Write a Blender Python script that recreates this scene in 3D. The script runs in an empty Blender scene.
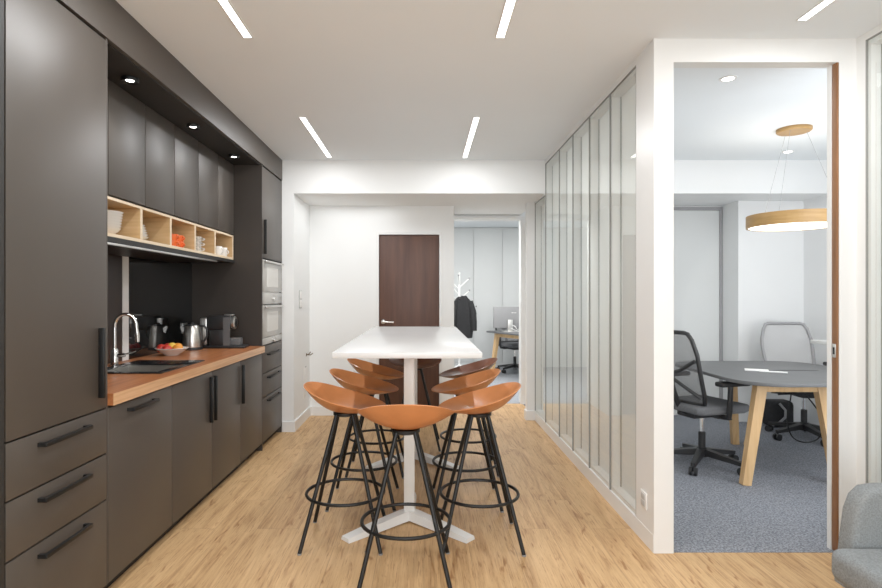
import bpy, bmesh, math, random
from mathutils import Vector, Matrix
random.seed(7)
PI = math.pi
scn = bpy.context.scene
COL = scn.collection
R = math.radians

# ------------------------------------------------------------------ materials
def nodes(name):
    m = bpy.data.materials.new(name); m.use_nodes = True
    nt = m.node_tree
    return m, nt, nt.nodes, nt.links, nt.nodes['Principled BSDF']

def pbr(name, col, rough=.5, metal=0.0, spec=.5, var=.06, scale=6.0, stretch=(1,1,1), bump=0.0, coat=0.0, bscale=None, rvar=0.0):
    m, nt, N, L, P = nodes(name)
    tc = N.new('ShaderNodeTexCoord'); mp = N.new('ShaderNodeMapping'); mp.inputs['Scale'].default_value = stretch
    nz = N.new('ShaderNodeTexNoise'); nz.inputs['Scale'].default_value = scale; nz.inputs['Detail'].default_value = 4
    L.new(tc.outputs['Object'], mp.inputs['Vector']); L.new(mp.outputs[0], nz.inputs['Vector'])
    cr = N.new('ShaderNodeValToRGB')
    cr.color_ramp.elements[0].position = .3; cr.color_ramp.elements[1].position = .7
    cr.color_ramp.elements[0].color = [c*(1-var) for c in col]+[1]
    cr.color_ramp.elements[1].color = [min(1, c*(1+var)) for c in col]+[1]
    L.new(nz.outputs[0], cr.inputs[0]); L.new(cr.outputs[0], P.inputs['Base Color'])
    P.inputs['Roughness'].default_value = rough; P.inputs['Metallic'].default_value = metal
    P.inputs['Specular IOR Level'].default_value = spec
    if coat: P.inputs['Coat Weight'].default_value = coat; P.inputs['Coat Roughness'].default_value = .08
    if rvar:
        mr = N.new('ShaderNodeMapRange'); mr.inputs['To Min'].default_value = rough-rvar; mr.inputs['To Max'].default_value = rough+rvar
        L.new(nz.outputs[0], mr.inputs['Value']); L.new(mr.outputs[0], P.inputs['Roughness'])
    if bump:
        n2 = N.new('ShaderNodeTexNoise'); n2.inputs['Scale'].default_value = bscale or 300; n2.inputs['Detail'].default_value = 2
        L.new(tc.outputs['Object'], n2.inputs['Vector'])
        b = N.new('ShaderNodeBump'); b.inputs['Strength'].default_value = bump; b.inputs['Distance'].default_value = .003
        L.new(n2.outputs[0], b.inputs['Height']); L.new(b.outputs[0], P.inputs['Normal'])
    return m

def wood(name, dark, mid, light, grain=(60, 2.2, 60), rough=.42, coat=0.0, ringscale=1.0):
    m, nt, N, L, P = nodes(name)
    tc = N.new('ShaderNodeTexCoord'); mp = N.new('ShaderNodeMapping'); mp.inputs['Scale'].default_value = grain
    nz = N.new('ShaderNodeTexNoise'); nz.inputs['Scale'].default_value = ringscale; nz.inputs['Detail'].default_value = 6; nz.inputs['Roughness'].default_value = .6
    L.new(tc.outputs['Object'], mp.inputs['Vector']); L.new(mp.outputs[0], nz.inputs['Vector'])
    cr = N.new('ShaderNodeValToRGB'); e = cr.color_ramp.elements
    e[0].position = .28; e[0].color = (*dark, 1); e[1].position = .72; e[1].color = (*light, 1)
    k = e.new(.5); k.color = (*mid, 1)
    L.new(nz.outputs[0], cr.inputs[0]); L.new(cr.outputs[0], P.inputs['Base Color'])
    P.inputs['Roughness'].default_value = rough
    if coat: P.inputs['Coat Weight'].default_value = coat; P.inputs['Coat Roughness'].default_value = .1
    return m

def emit(name, col, strength):
    m, nt, N, L, P = nodes(name)
    P.inputs['Base Color'].default_value = (.9, .9, .9, 1)
    P.inputs['Emission Color'].default_value = (*col, 1); P.inputs['Emission Strength'].default_value = strength
    return m

def floor_mat():
    m, nt, N, L, P = nodes('oak_planks')
    tc = N.new('ShaderNodeTexCoord')
    sp = N.new('ShaderNodeSeparateXYZ'); cb = N.new('ShaderNodeCombineXYZ')
    L.new(tc.outputs['Object'], sp.inputs[0]); L.new(sp.outputs['Y'], cb.inputs['X']); L.new(sp.outputs['X'], cb.inputs['Y'])
    br = N.new('ShaderNodeTexBrick')
    br.offset = .37; br.offset_frequency = 2
    br.inputs['Scale'].default_value = 1; br.inputs['Brick Width'].default_value = 1.22; br.inputs['Row Height'].default_value = .235
    br.inputs['Mortar Size'].default_value = .0011; br.inputs['Mortar Smooth'].default_value = .3
    br.inputs['Color1'].default_value = (0, 0, 0, 1); br.inputs['Color2'].default_value = (1, 1, 1, 1); br.inputs['Mortar'].default_value = (.5, .5, .5, 1)
    L.new(cb.outputs[0], br.inputs['Vector'])
    # grain, shifted from plank to plank
    sh = N.new('ShaderNodeVectorMath'); sh.operation = 'MULTIPLY_ADD'
    L.new(br.outputs['Color'], sh.inputs[0]); sh.inputs[1].default_value = (3.1, 1.7, 0); L.new(cb.outputs[0], sh.inputs[2])
    def grain(scale, s, detail=5, rough=.6, dist=0.0):
        mp = N.new('ShaderNodeMapping'); mp.inputs['Scale'].default_value = scale; L.new(sh.outputs[0], mp.inputs['Vector'])
        nz = N.new('ShaderNodeTexNoise'); nz.inputs['Scale'].default_value = s; nz.inputs['Detail'].default_value = detail
        nz.inputs['Roughness'].default_value = rough; nz.inputs['Distortion'].default_value = dist
        L.new(mp.outputs[0], nz.inputs['Vector']); return nz
    g1 = grain((1.5, 55, 1), 1.4, 7, .68, .3); g2 = grain((1.1, 8.5, 1), 1.7, 5, .62, .9); g3 = grain((5, 130, 1), 1.2, 3, .7)
    cr = N.new('ShaderNodeValToRGB'); e = cr.color_ramp.elements
    e[0].position = .34; e[0].color = (.31, .160, .060, 1); e[1].position = .64; e[1].color = (.66, .43, .215, 1)
    k = e.new(.47); k.color = (.53, .325, .152, 1)
    ad = N.new('ShaderNodeMath'); ad.operation = 'MULTIPLY_ADD'; ad.inputs[1].default_value = .5
    hf = N.new('ShaderNodeMath'); hf.operation = 'MULTIPLY'; hf.inputs[1].default_value = .5
    L.new(g2.outputs[0], hf.inputs[0]); L.new(g1.outputs[0], ad.inputs[0]); L.new(hf.outputs[0], ad.inputs[2])
    pl = N.new('ShaderNodeMath'); pl.operation = 'MULTIPLY_ADD'; pl.inputs[1].default_value = .07
    L.new(br.outputs['Color'], pl.inputs[0]); L.new(ad.outputs[0], pl.inputs[2])
    sb = N.new('ShaderNodeMath'); sb.operation = 'SUBTRACT'; sb.inputs[1].default_value = .035; L.new(pl.outputs[0], sb.inputs[0])
    L.new(sb.outputs[0], cr.inputs[0])
    # knots and dark streaks
    kr = N.new('ShaderNodeValToRGB'); kr.color_ramp.elements[0].position = .56; kr.color_ramp.elements[1].position = .70
    kr.color_ramp.elements[0].color = (1, 1, 1, 1); kr.color_ramp.elements[1].color = (.50, .39, .29, 1)
    L.new(g3.outputs[0], kr.inputs[0])
    kn = grain((3.0, 14, 1), 1.9, 2, .5, .8)
    k2 = N.new('ShaderNodeValToRGB'); k2.color_ramp.elements[0].position = .62; k2.color_ramp.elements[1].position = .72
    k2.color_ramp.elements[0].color = (1, 1, 1, 1); k2.color_ramp.elements[1].color = (.60, .48, .38, 1)
    L.new(kn.outputs[0], k2.inputs[0])
    def mul(a, b):
        x = N.new('ShaderNodeMix'); x.data_type = 'RGBA'; x.blend_type = 'MULTIPLY'; x.inputs[0].default_value = 1
        L.new(a, x.inputs[6]); L.new(b, x.inputs[7]); return x.outputs[2]
    c = mul(mul(cr.outputs[0], kr.outputs[0]), k2.outputs[0])
    jm = N.new('ShaderNodeMix'); jm.data_type = 'RGBA'; jm.inputs[7].default_value = (.17, .095, .045, 1)
    jf = N.new('ShaderNodeMath'); jf.operation = 'MULTIPLY'; jf.inputs[1].default_value = .6; L.new(br.outputs['Fac'], jf.inputs[0])
    L.new(jf.outputs[0], jm.inputs[0]); L.new(c, jm.inputs[6]); L.new(jm.outputs[2], P.inputs['Base Color'])
    P.inputs['Roughness'].default_value = .5; P.inputs['Specular IOR Level'].default_value = .35
    bp = N.new('ShaderNodeBump'); bp.inputs['Strength'].default_value = .12; bp.inputs['Distance'].default_value = .004
    L.new(g1.outputs[0], bp.inputs['Height']); L.new(bp.outputs[0], P.inputs['Normal'])
    return m

def carpet_mat(name, a, b):
    m, nt, N, L, P = nodes(name)
    tc = N.new('ShaderNodeTexCoord'); nz = N.new('ShaderNodeTexNoise'); nz.inputs['Scale'].default_value = 95; nz.inputs['Detail'].default_value = 3
    nz.inputs['Roughness'].default_value = .8
    L.new(tc.outputs['Object'], nz.inputs['Vector'])
    cr = N.new('ShaderNodeValToRGB'); cr.color_ramp.elements[0].position = .38; cr.color_ramp.elements[1].position = .62
    cr.color_ramp.elements[0].color = (*a, 1); cr.color_ramp.elements[1].color = (*b, 1)
    L.new(nz.outputs[0], cr.inputs[0]); L.new(cr.outputs[0], P.inputs['Base Color'])
    P.inputs['Roughness'].default_value = .95; P.inputs['Specular IOR Level'].default_value = .1
    bp = N.new('ShaderNodeBump'); bp.inputs['Strength'].default_value = .6; bp.inputs['Distance'].default_value = .006
    L.new(nz.outputs[0], bp.inputs['Height']); L.new(bp.outputs[0], P.inputs['Normal'])
    return m

def glass_mat(name, ior=1.75, tint=(.93, .96, .95)):
    m = bpy.data.materials.new(name); m.use_nodes = True
    nt = m.node_tree; N = nt.nodes; L = nt.links
    N.remove(N['Principled BSDF'])
    tr = N.new('ShaderNodeBsdfTransparent'); tr.inputs[0].default_value = (*tint, 1)
    gl = N.new('ShaderNodeBsdfGlossy'); gl.inputs['Roughness'].default_value = .0; gl.inputs[0].default_value = (.97, 1, .98, 1)
    lw = N.new('ShaderNodeLayerWeight'); lw.inputs[0].default_value = .5
    pw = N.new('ShaderNodeMath'); pw.operation = 'POWER'; pw.inputs[1].default_value = 4.6; L.new(lw.outputs['Facing'], pw.inputs[0])
    fr = N.new('ShaderNodeMath'); fr.operation = 'MULTIPLY_ADD'; fr.inputs[1].default_value = 1-ior; fr.inputs[2].default_value = ior
    L.new(pw.outputs[0], fr.inputs[0])
    mx = N.new('ShaderNodeMixShader')
    L.new(fr.outputs[0], mx.inputs[0]); L.new(tr.outputs[0], mx.inputs[1]); L.new(gl.outputs[0], mx.inputs[2])
    L.new(mx.outputs[0], N['Material Output'].inputs['Surface'])
    return m

def mesh_mat(name, col, alpha):
    m, nt, N, L, P = nodes(name)
    tc = N.new('ShaderNodeTexCoord'); ck = N.new('ShaderNodeTexChecker'); ck.inputs['Scale'].default_value = 260
    L.new(tc.outputs['Object'], ck.inputs['Vector'])
    mr = N.new('ShaderNodeMapRange'); mr.inputs['To Min'].default_value = alpha-.12; mr.inputs['To Max'].default_value = alpha+.12
    L.new(ck.outputs['Fac'], mr.inputs['Value']); L.new(mr.outputs[0], P.inputs['Alpha'])
    P.inputs['Base Color'].default_value = (*col, 1); P.inputs['Roughness'].default_value = .8
    return m

M = dict(
    wall=pbr('white_paint', (.83, .84, .835), .65, var=.012, scale=2, spec=.3),
    ceil=pbr('ceiling_paint', (.82, .86, .89), .8, var=.01, scale=1.5, spec=.2),
    mroom=pbr('cool_white_paint', (.82, .83, .835), .7, var=.012, scale=2, spec=.3),
    lac=pbr('white_lacquer', (.79, .795, .785), .35, var=.012, scale=3),
    cab=pbr('taupe_laminate', (.060, .050, .0415), .43, var=.05, scale=3, stretch=(1, 1, .3), spec=.55, rvar=.03),
    cabin=pbr('dark_carcass', (.012, .011, .010), .6, var=.1),
    cab_shaded=pbr('shaded_taupe_laminate', (.030, .023, .018), .45, var=.05, scale=3, stretch=(1, 1, .3)),  # cabinet laminate with the shade on the oven cabinet side put into its colour
    brownp=pbr('dark_brown_panel', (.020, .012, .009), .3, var=.05),
    black=pbr('black_metal', (.005, .005, .005), .42, var=.1, spec=.35),
    blackp=pbr('black_plastic', (.014, .014, .015), .45, var=.1),
    rubber=pbr('grey_rubber', (.25, .25, .25), .7),
    splash=pbr('black_glass', (.008, .0085, .0085), .04, var=.1, spec=.6),
    counter=wood('red_wood_worktop', (.24, .070, .022), (.37, .125, .040), (.50, .20, .075), grain=(42, 1.6, 42), rough=.34),
    cedge=wood('worktop_edge', (.42, .20, .09), (.60, .34, .17), (.70, .44, .25), grain=(4, 2.0, 90), rough=.3),
    ply=wood('light_oak', (.50, .31, .14), (.62, .41, .20), (.70, .49, .27), grain=(3, 2.2, 40), rough=.5),
    plyx=wood('pale_edge', (.66, .52, .34), (.74, .60, .42), (.78, .65, .48), grain=(3, 2, 40), rough=.5),
    oak=wood('oak_leg', (.54, .32, .135), (.66, .42, .20), (.74, .51, .27), grain=(30, 30, 2.0), rough=.45),
    brass=wood('gold_oak', (.30, .165, .05), (.39, .225, .075), (.45, .275, .105), grain=(4, 4, 40), rough=.4),
    doorw=wood('walnut_door', (.060, .022, .013), (.085, .034, .020), (.115, .048, .028), grain=(16, 16, 1.2), rough=.5),
    dooredge=wood('brown_door_edge', (.16, .065, .022), (.23, .10, .038), (.29, .135, .055), grain=(20, 20, 1.5), rough=.4),
    tan=pbr('tan_leather', (.54, .205, .072), .30, var=.10, scale=9, spec=.55, bump=.08, bscale=220),
    brown=pbr('brown_leather', (.17, .058, .030), .32, var=.12, scale=9, spec=.6, bump=.08, bscale=220),
    white=pbr('white_steel', (.78, .78, .765), .35, var=.01),
    top=pbr('white_tabletop', (.63, .63, .625), .24, var=.01, scale=4),
    chrome=pbr('chrome', (.80, .80, .80), .10, 1.0, var=.02),
    steel=pbr('brushed_steel', (.62, .60, .57), .28, 1.0, var=.08, scale=4, stretch=(1, 1, 30)),
    alu=pbr('satin_alu', (.72, .71, .69), .3, 1.0, var=.03),
    sink=pbr('black_composite', (.012, .012, .013), .22, var=.1, spec=.6),
    oven=pbr('pale_oven_glass', (.44, .43, .40), .12, var=.02, spec=.6),
    ovenw=pbr('oven_window', (.60, .59, .55), .10, var=.02, spec=.6),
    ceramic=pbr('white_ceramic', (.84, .83, .80), .22, var=.02),
    orange=pbr('orange_glaze', (.85, .16, .035), .28, var=.06),
    greyc=pbr('speckled_ceramic', (.52, .50, .46), .35, var=.45, scale=70),
    apple=pbr('apple_skin', (.62, .045, .030), .30, var=.35, scale=30),
    orangef=pbr('orange_peel', (.88, .33, .035), .45, var=.1, scale=60, bump=.2, bscale=250),
    lemon=pbr('yellow_peel', (.90, .58, .07), .42, var=.08, scale=40),
    dgrey=pbr('slate_linoleum', (.115, .118, .122), .48, var=.05, scale=10, spec=.4),
    gmesh=mesh_mat('grey_mesh', (.50, .50, .505), .84),
    dmesh=mesh_mat('dark_mesh', (.16, .16, .165), .62),
    gframe=pbr('grey_frame', (.30, .30, .31), .5, var=.03),
    gfab=pbr('grey_seat_fabric', (.13, .133, .14), .9, var=.2, scale=160, bump=.3, bscale=400),
    sofa=pbr('heather_upholstery', (.225, .240, .245), .95, var=.22, scale=170, bump=.5, bscale=500, spec=.15),
    closet=pbr('grey_closet_panel', (.66, .675, .67), .6, var=.015, scale=2),
    line=pbr('dark_gasket', (.27, .275, .26), .6, var=.03),
    blind=None,
    plate=pbr('white_plate_plastic', (.80, .79, .77), .35, var=.01),
    gplate=pbr('grey_plate_plastic', (.50, .50, .49), .4, var=.02),
    wool=pbr('black_wool', (.012, .012, .013), .95, var=.3, scale=40),
    mon=pbr('monitor_grey', (.22, .22, .225), .35, var=.04, spec=.5),
    screen=pbr('dark_screen', (.01, .01, .012), .1),
    paper=pbr('paper', (.85, .85, .83), .7, var=.01),
    bag=pbr('black_nylon', (.014, .014, .016), .75, var=.3, scale=60),
    amber=pbr('amber_metal', (.16, .11, .06), .35, .7),
    floor=floor_mat(),
    carpet=carpet_mat('blue_grey_carpet', (.115, .125, .150), (.345, .36, .395)),
    carpet2=carpet_mat('grey_office_carpet', (.20, .21, .23), (.38, .40, .43)),
    glass=glass_mat('pane_glass', .09, (.97, .985, .975)),
    strip=emit('strip_diffuser', (1, .98, .95), 7),
    spot=emit('spot_lens', (1, .96, .9), 10),
    ring=emit('ring_diffuser', (1, .93, .80), 3.2),
)

def blind_mat(name, col):
    m, nt, N, L, P = nodes(name)
    tc = N.new('ShaderNodeTexCoord'); mp = N.new('ShaderNodeMapping'); mp.inputs['Scale'].default_value = (40, 40, 260)
    nz = N.new('ShaderNodeTexNoise'); nz.inputs['Scale'].default_value = 1
    L.new(tc.outputs['Object'], mp.inputs[0]); L.new(mp.outputs[0], nz.inputs['Vector'])
    mr = N.new('ShaderNodeMix'); mr.data_type = 'RGBA'; mr.inputs[6].default_value = [c*.97 for c in col]+[1]; mr.inputs[7].default_value = (*col, 1)
    L.new(nz.outputs[0], mr.inputs[0]); L.new(mr.outputs[2], P.inputs['Base Color'])
    P.inputs['Roughness'].default_value = .9; P.inputs['Specular IOR Level'].default_value = .1
    t = N.new('ShaderNodeBsdfTranslucent'); t.inputs[0].default_value = (*col, 1)
    mx = N.new('ShaderNodeMixShader'); mx.inputs[0].default_value = .4
    L.new(P.outputs[0], mx.inputs[1]); L.new(t.outputs[0], mx.inputs[2]); L.new(mx.outputs[0], N['Material Output'].inputs['Surface'])
    return m

# ------------------------------------------------------------------ mesh builder
M['blind'] = blind_mat('roller_blind_fabric', (.90, .90, .88))
class B:
    def __init__(s): s.bm = bmesh.new()
    def box(s, x0, x1, y0, y1, z0, z1, bev=0.0, seg=2, rot=None, piv=None):
        v = [s.bm.verts.new(p) for p in ((x0,y0,z0),(x1,y0,z0),(x1,y1,z0),(x0,y1,z0),(x0,y0,z1),(x1,y0,z1),(x1,y1,z1),(x0,y1,z1))]
        f = [s.bm.faces.new([v[i] for i in q]) for q in ((3,2,1,0),(4,5,6,7),(0,1,5,4),(1,2,6,5),(2,3,7,6),(3,0,4,7))]
        vs = v
        if bev:
            e = list({e for q in f for e in q.edges})
            r = bmesh.ops.bevel(s.bm, geom=e, offset=bev, segments=seg, profile=.5, affect='EDGES')
            vs = list({x for q in r['faces'] for x in q.verts} | {x for x in v if x.is_valid})
        if rot is not None:
            bmesh.ops.transform(s.bm, matrix=Matrix.Translation(piv) @ rot @ Matrix.Translation(-Vector(piv)), verts=vs)
        return s
    def loft(s, rings, cap=True, close=True):
        rs = [[s.bm.verts.new(p) for p in r] for r in rings]
        n = len(rs[0])
        for a, b in zip(rs, rs[1:]):
            for i in range(n if close else n-1):
                j = (i+1) % n
                s.bm.faces.new((a[i], a[j], b[j], b[i]))
        if cap:
            s.bm.faces.new(list(reversed(rs[0]))); s.bm.faces.new(rs[-1])
        return s
    def tube(s, pts, r, seg=10, closed=False):
        pts = [Vector(p) for p in pts]; n = len(pts); rings = []
        rr = r if isinstance(r, (list, tuple)) else [r]*n
        nrm = None
        for i, p in enumerate(pts):
            a = pts[(i-1) % n] if (closed or i > 0) else p
            b = pts[(i+1) % n] if (closed or i < n-1) else p
            t = (b-a).normalized()
            if nrm is None:
                nrm = t.orthogonal().normalized()
            else:
                nrm = (nrm - t*nrm.dot(t)).normalized()
            bi = t.cross(nrm)
            rings.append([p + (nrm*math.cos(2*PI*k/seg) + bi*math.sin(2*PI*k/seg))*rr[i] for k in range(seg)])
        if closed:
            # keep the frame of a planar loop consistent
            rs = [[s.bm.verts.new(q) for q in ring] for ring in rings]
            for i in range(n):
                a, b = rs[i], rs[(i+1) % n]
                if i == n-1:
                    k0 = min(range(seg), key=lambda k: (b[k].co-a[0].co).length)
                    b = b[k0:]+b[:k0]
                for k in range(seg):
                    s.bm.faces.new((a[k], a[(k+1) % seg], b[(k+1) % seg], b[k]))
        else:
            s.loft(rings)
        return s
    def ring(s, c, rad, r, seg=40, axis='z'):
        f = {'z': lambda a: (c[0]+rad*math.cos(a), c[1]+rad*math.sin(a), c[2]),
             'x': lambda a: (c[0], c[1]+rad*math.cos(a), c[2]+rad*math.sin(a)),
             'y': lambda a: (c[0]+rad*math.cos(a), c[1], c[2]+rad*math.sin(a))}[axis]
        return s.tube([f(2*PI*i/seg) for i in range(seg)], r, 8, True)
    def lathe(s, prof, c=(0,0,0), seg=28, axis='z'):
        rings = []
        for r, z in prof:
            ring = []
            for k in range(seg):
                a = 2*PI*k/seg; u, v = max(r, 1e-4)*math.cos(a), max(r, 1e-4)*math.sin(a)
                ring.append({'z': (c[0]+u, c[1]+v, c[2]+z), 'x': (c[0]+z, c[1]+u, c[2]+v), 'y': (c[0]+v, c[1]+z, c[2]+u)}[axis])
            rings.append(ring)
        if prof[0] == prof[-1]:
            rs = [[s.bm.verts.new(p) for p in r] for r in rings[:-1]]
            for i in range(len(rs)):
                a, b = rs[i], rs[(i+1) % len(rs)]
                for k in range(seg): s.bm.faces.new((a[k], a[(k+1) % seg], b[(k+1) % seg], b[k]))
            return s
        rs = [[s.bm.verts.new(p) for p in r] for r in rings]
        for a, b in zip(rs, rs[1:]):
            for k in range(seg): s.bm.faces.new((a[k], a[(k+1) % seg], b[(k+1) % seg], b[k]))
        if prof[0][0] < .001: s.bm.faces.new(list(reversed(rs[0])))
        if prof[-1][0] < .001: s.bm.faces.new(rs[-1])
        return s
    def prism(s, poly, a0, a1, plane='xy', bev=0.0, seg=3):
        f = {'xy': lambda p, a: (p[0], p[1], a), 'xz': lambda p, a: (p[0], a, p[1]), 'yz': lambda p, a: (a, p[0], p[1])}[plane]
        lo = [s.bm.verts.new(f(p, a0)) for p in poly]; hi = [s.bm.verts.new(f(p, a1)) for p in poly]
        fs = [s.bm.faces.new(lo), s.bm.faces.new(hi)]
        n = len(poly)
        for i in range(n):
            j = (i+1) % n
            fs.append(s.bm.faces.new((lo[i], lo[j], hi[j], hi[i])))
        bmesh.ops.recalc_face_normals(s.bm, faces=fs)
        if bev:
            e = list({e for q in fs[:2] for e in q.edges})
            bmesh.ops.bevel(s.bm, geom=e, offset=bev, segments=seg, profile=.5, affect='EDGES')
        return s
    def ball(s, c, r, sc=(1,1,1), u=16, v=10):
        rs = bmesh.ops.create_uvsphere(s.bm, u_segments=u, v_segments=v, radius=r)
        bmesh.ops.scale(s.bm, vec=sc, verts=rs['verts']); bmesh.ops.translate(s.bm, vec=c, verts=rs['verts'])
        return s
    def hull_bar(s, p0, p1, w0, d0, w1, d1, side=(1,0,0)):
        # rectangular tapered bar from p0 to p1
        p0, p1 = Vector(p0), Vector(p1); t = (p1-p0).normalized()
        sd = Vector(side); sd = (sd - t*sd.dot(t)).normalized(); ot = t.cross(sd)
        r = []
        for p, w, d in ((p0, w0, d0), (p1, w1, d1)):
            r.append([p+sd*w/2+ot*d/2, p-sd*w/2+ot*d/2, p-sd*w/2-ot*d/2, p+sd*w/2-ot*d/2])
        return s.loft(r)

OFF = {}
def finish(name, b, mat, off, extra=()):
    bm = b.bm
    bmesh.ops.translate(bm, vec=-Vector(off), verts=bm.verts)
    bmesh.ops.recalc_face_normals(bm, faces=bm.faces)
    for e in bm.edges:
        if len(e.link_faces) == 2: e.smooth = e.calc_face_angle(0) < R(38)
    for f in bm.faces: f.smooth = True
    me = bpy.data.meshes.new(name); bm.to_mesh(me); bm.free()
    me.materials.append(mat)
    for m in extra: me.materials.append(m)
    o = bpy.data.objects.new(name, me); COL.objects.link(o)
    return o
def tag(o, label=None, cat=None, group=None, kind=None):
    if label: o['label'] = label
    if cat: o['category'] = cat
    if group: o['group'] = group
    if kind: o['kind'] = kind
    return o
def thing(name, label, cat, loc=(0,0,0), group=None):
    o = bpy.data.objects.new(name, None); COL.objects.link(o); o.location = loc; o.empty_display_size = .1
    OFF[o.name] = Vector(loc)
    return tag(o, label, cat, group)
def part(name, b, mat, parent, label=None):
    o = finish(name, b, mat, OFF[parent.name]); o.parent = parent; OFF[o.name] = OFF[parent.name]
    if label: o['label'] = label
    return o
def single(name, b, mat, label, cat, group=None):
    vs = [v.co for v in b.bm.verts]
    lo = [min(v[i] for v in vs) for i in range(3)]; hi = [max(v[i] for v in vs) for i in range(3)]
    off = Vector(((lo[0]+hi[0])/2, (lo[1]+hi[1])/2, lo[2]))
    o = finish(name, b, mat, off); o.location = off; OFF[o.name] = off
    return tag(o, label, cat, group)
def struct(name, b, mat, label=None, parent=None):
    o = finish(name, b, mat, (0,0,0)); OFF[o.name] = Vector((0,0,0))
    if parent: o.parent = parent
    else: o['kind'] = 'structure'
    if label: o['label'] = label
    return o
def dup(o, parent=None):
    c = o.copy(); COL.objects.link(c); OFF[c.name] = OFF[o.name]
    if parent: c.parent = parent
    for ch in list(o.children): dup(ch, c)
    return c

# ================================================================== SHELL
CH = 2.62        # ceiling
XL, XP, XR = -1.97, 1.17, 3.95
YB, YW = 5.50, 6.26
struct('floor', B().box(XL, 1.20, -2.4, 6.94, -.06, 0).box(1.20, 2.30, -2.4, 2.91, -.06, 0), M['floor'], 'light oak plank floor running into the depth')
struct('floor_carpet', B().box(1.20, XR, 2.91, YW, -.06, .002), M['carpet'], 'speckled blue-grey carpet of the meeting room')
struct('floor_office', B().box(-1.6, 3.3, 6.94, 11.2, -.06, .002), M['carpet2'], 'grey carpet of the far office')
struct('ceiling', B().box(XL-.1, XR+.1, -2.4, YB+.1, CH, CH+.08), M['ceil'], 'white ceiling')
struct('ceiling_office', B().box(-1.6, 3.3, 6.94, 11.2, 2.575, 2.65), M['ceil'], 'white ceiling of the far office')
struct('wall_left', B().box(XL-.1, XL, -2.4, YB, 0, CH), M['wall'])
struct('wall_corner', B().box(XL-.1, -1.256, YB, YW+.1, 0, CH), M['wall'], 'white wall return beside the oven cabinet')
struct('trim_1', B().box(-1.256, 1.18, YB, 6.96, 2.30, CH), M['wall'], 'white ceiling beam across the kitchen')
struct('trim_2', B().box(1.18, XR, YB, YW, 2.30, CH), M['mroom'], 'white ceiling beam across the meeting room')
DX0, DX1, DH = -.496, .169, 1.985
struct('wall_back', B().box(-1.256, DX0-.02, YW, YW+.1, 0, 2.30).box(DX1+.02, .33, YW, YW+.1, 0, 2.30).box(DX0-.02, DX1+.02, YW, YW+.1, DH+.02, 2.30)
       .box(.23, .33, YW+.1, 6.96, 0, 2.30).box(-1.3, .28, YW+.1, YW+.16, 0, 2.3), M['wall'])
struct('wall_passage', B().box(1.247, 1.33, 6.04, 7.06, 0, 2.30), M['wall'])
struct('pillar', B().box(1.088, 1.205, 6.02, 6.12, 0, 2.30), M['wall'], 'white post at the end of the glass partition')
struct('wall_doorway', B().box(-1.6, .33, 6.96, 7.06, 0, 2.65).box(.33, 1.247, 6.94, 7.06, 2.24, 2.65).box(1.247, 3.3, 6.94, 7.06, 0, 2.65), M['wall'])
struct('trim_3', B().box(1.175, 1.247, 6.90, 7.06, 0, 2.27).box(.335, 1.175, 6.90, 7.06, 2.235, 2.27), M['lac'], 'white frame of the open doorway to the far office')
struct('wall_office_back', B().box(-1.6, 3.3, 11.1, 11.2, 0, 2.65), M['wall'])
struct('wall_office_left', B().box(-1.7, -1.6, 6.94, 11.2, 0, 2.65), M['wall'])
struct('wall_office_right', B().box(3.3, 3.4, 6.94, 11.2, 0, 2.65), M['wall'])
struct('wall_meeting_back', B().box(1.247, XR, YW, YW+.1, 0, 2.40).box(3.27, XR, 5.93, YW, 0, 2.30), M['mroom'], 'white back wall of the meeting room')
struct('wall_right', B().box(XR, XR+.1, 2.9, YW+.1, 0, CH), M['mroom'], 'white right wall of the meeting room')
# wall facing us with the sliding-door opening
struct('wall_front', B().box(XP, 1.27, 2.90, 3.0, 0, CH).box(1.27, 2.24, 2.90, 2.975, 2.50, CH).box(2.112, 2.24, 2.90, 2.975, 0, 2.50)
       .box(2.098, 2.112, 2.940, 2.968, 0, 2.50), M['lac'], 'white framed wall with the open sliding door to the meeting room')
# meeting-room window side (towards us, right of the glazed wall)
struct('wall_meeting_near', B().box(2.24, 2.36, 2.9, 3.0, 0, CH).box(3.80, XR, 2.9, 3.0, 0, CH).box(2.36, 3.80, 2.9, 3.0, 0, .55).box(2.36, 3.80, 2.9, 3.0, 2.50, CH), M['mroom'])
# room behind the camera
struct('wall_rear', B().box(XL-.1, -1.5, -2.5, -2.4, 0, CH).box(2.0, 2.5, -2.5, -2.4, 0, CH).box(-1.5, 2.0, -2.5, -2.4, 0, .5).box(-1.5, 2.0, -2.5, -2.4, 2.45, CH), M['wall'])
struct('baseboard_left', B().box(-1.366, -1.242, YB-.014, YB, 0, .10).box(-1.256, -1.242, YB, YW, 0, .10), M['lac'])
struct('baseboard_back', B().box(-1.242, DX0-.05, YW-.014, YW, 0, .10).box(DX1+.05, .33, YW-.014, YW, 0, .10), M['lac'])
struct('baseboard_right', B().box(1.074, 1.21, 6.006, 6.02, 0, .10).box(1.074, 1.088, 6.02, 6.12, 0, .10), M['lac'])

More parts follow.
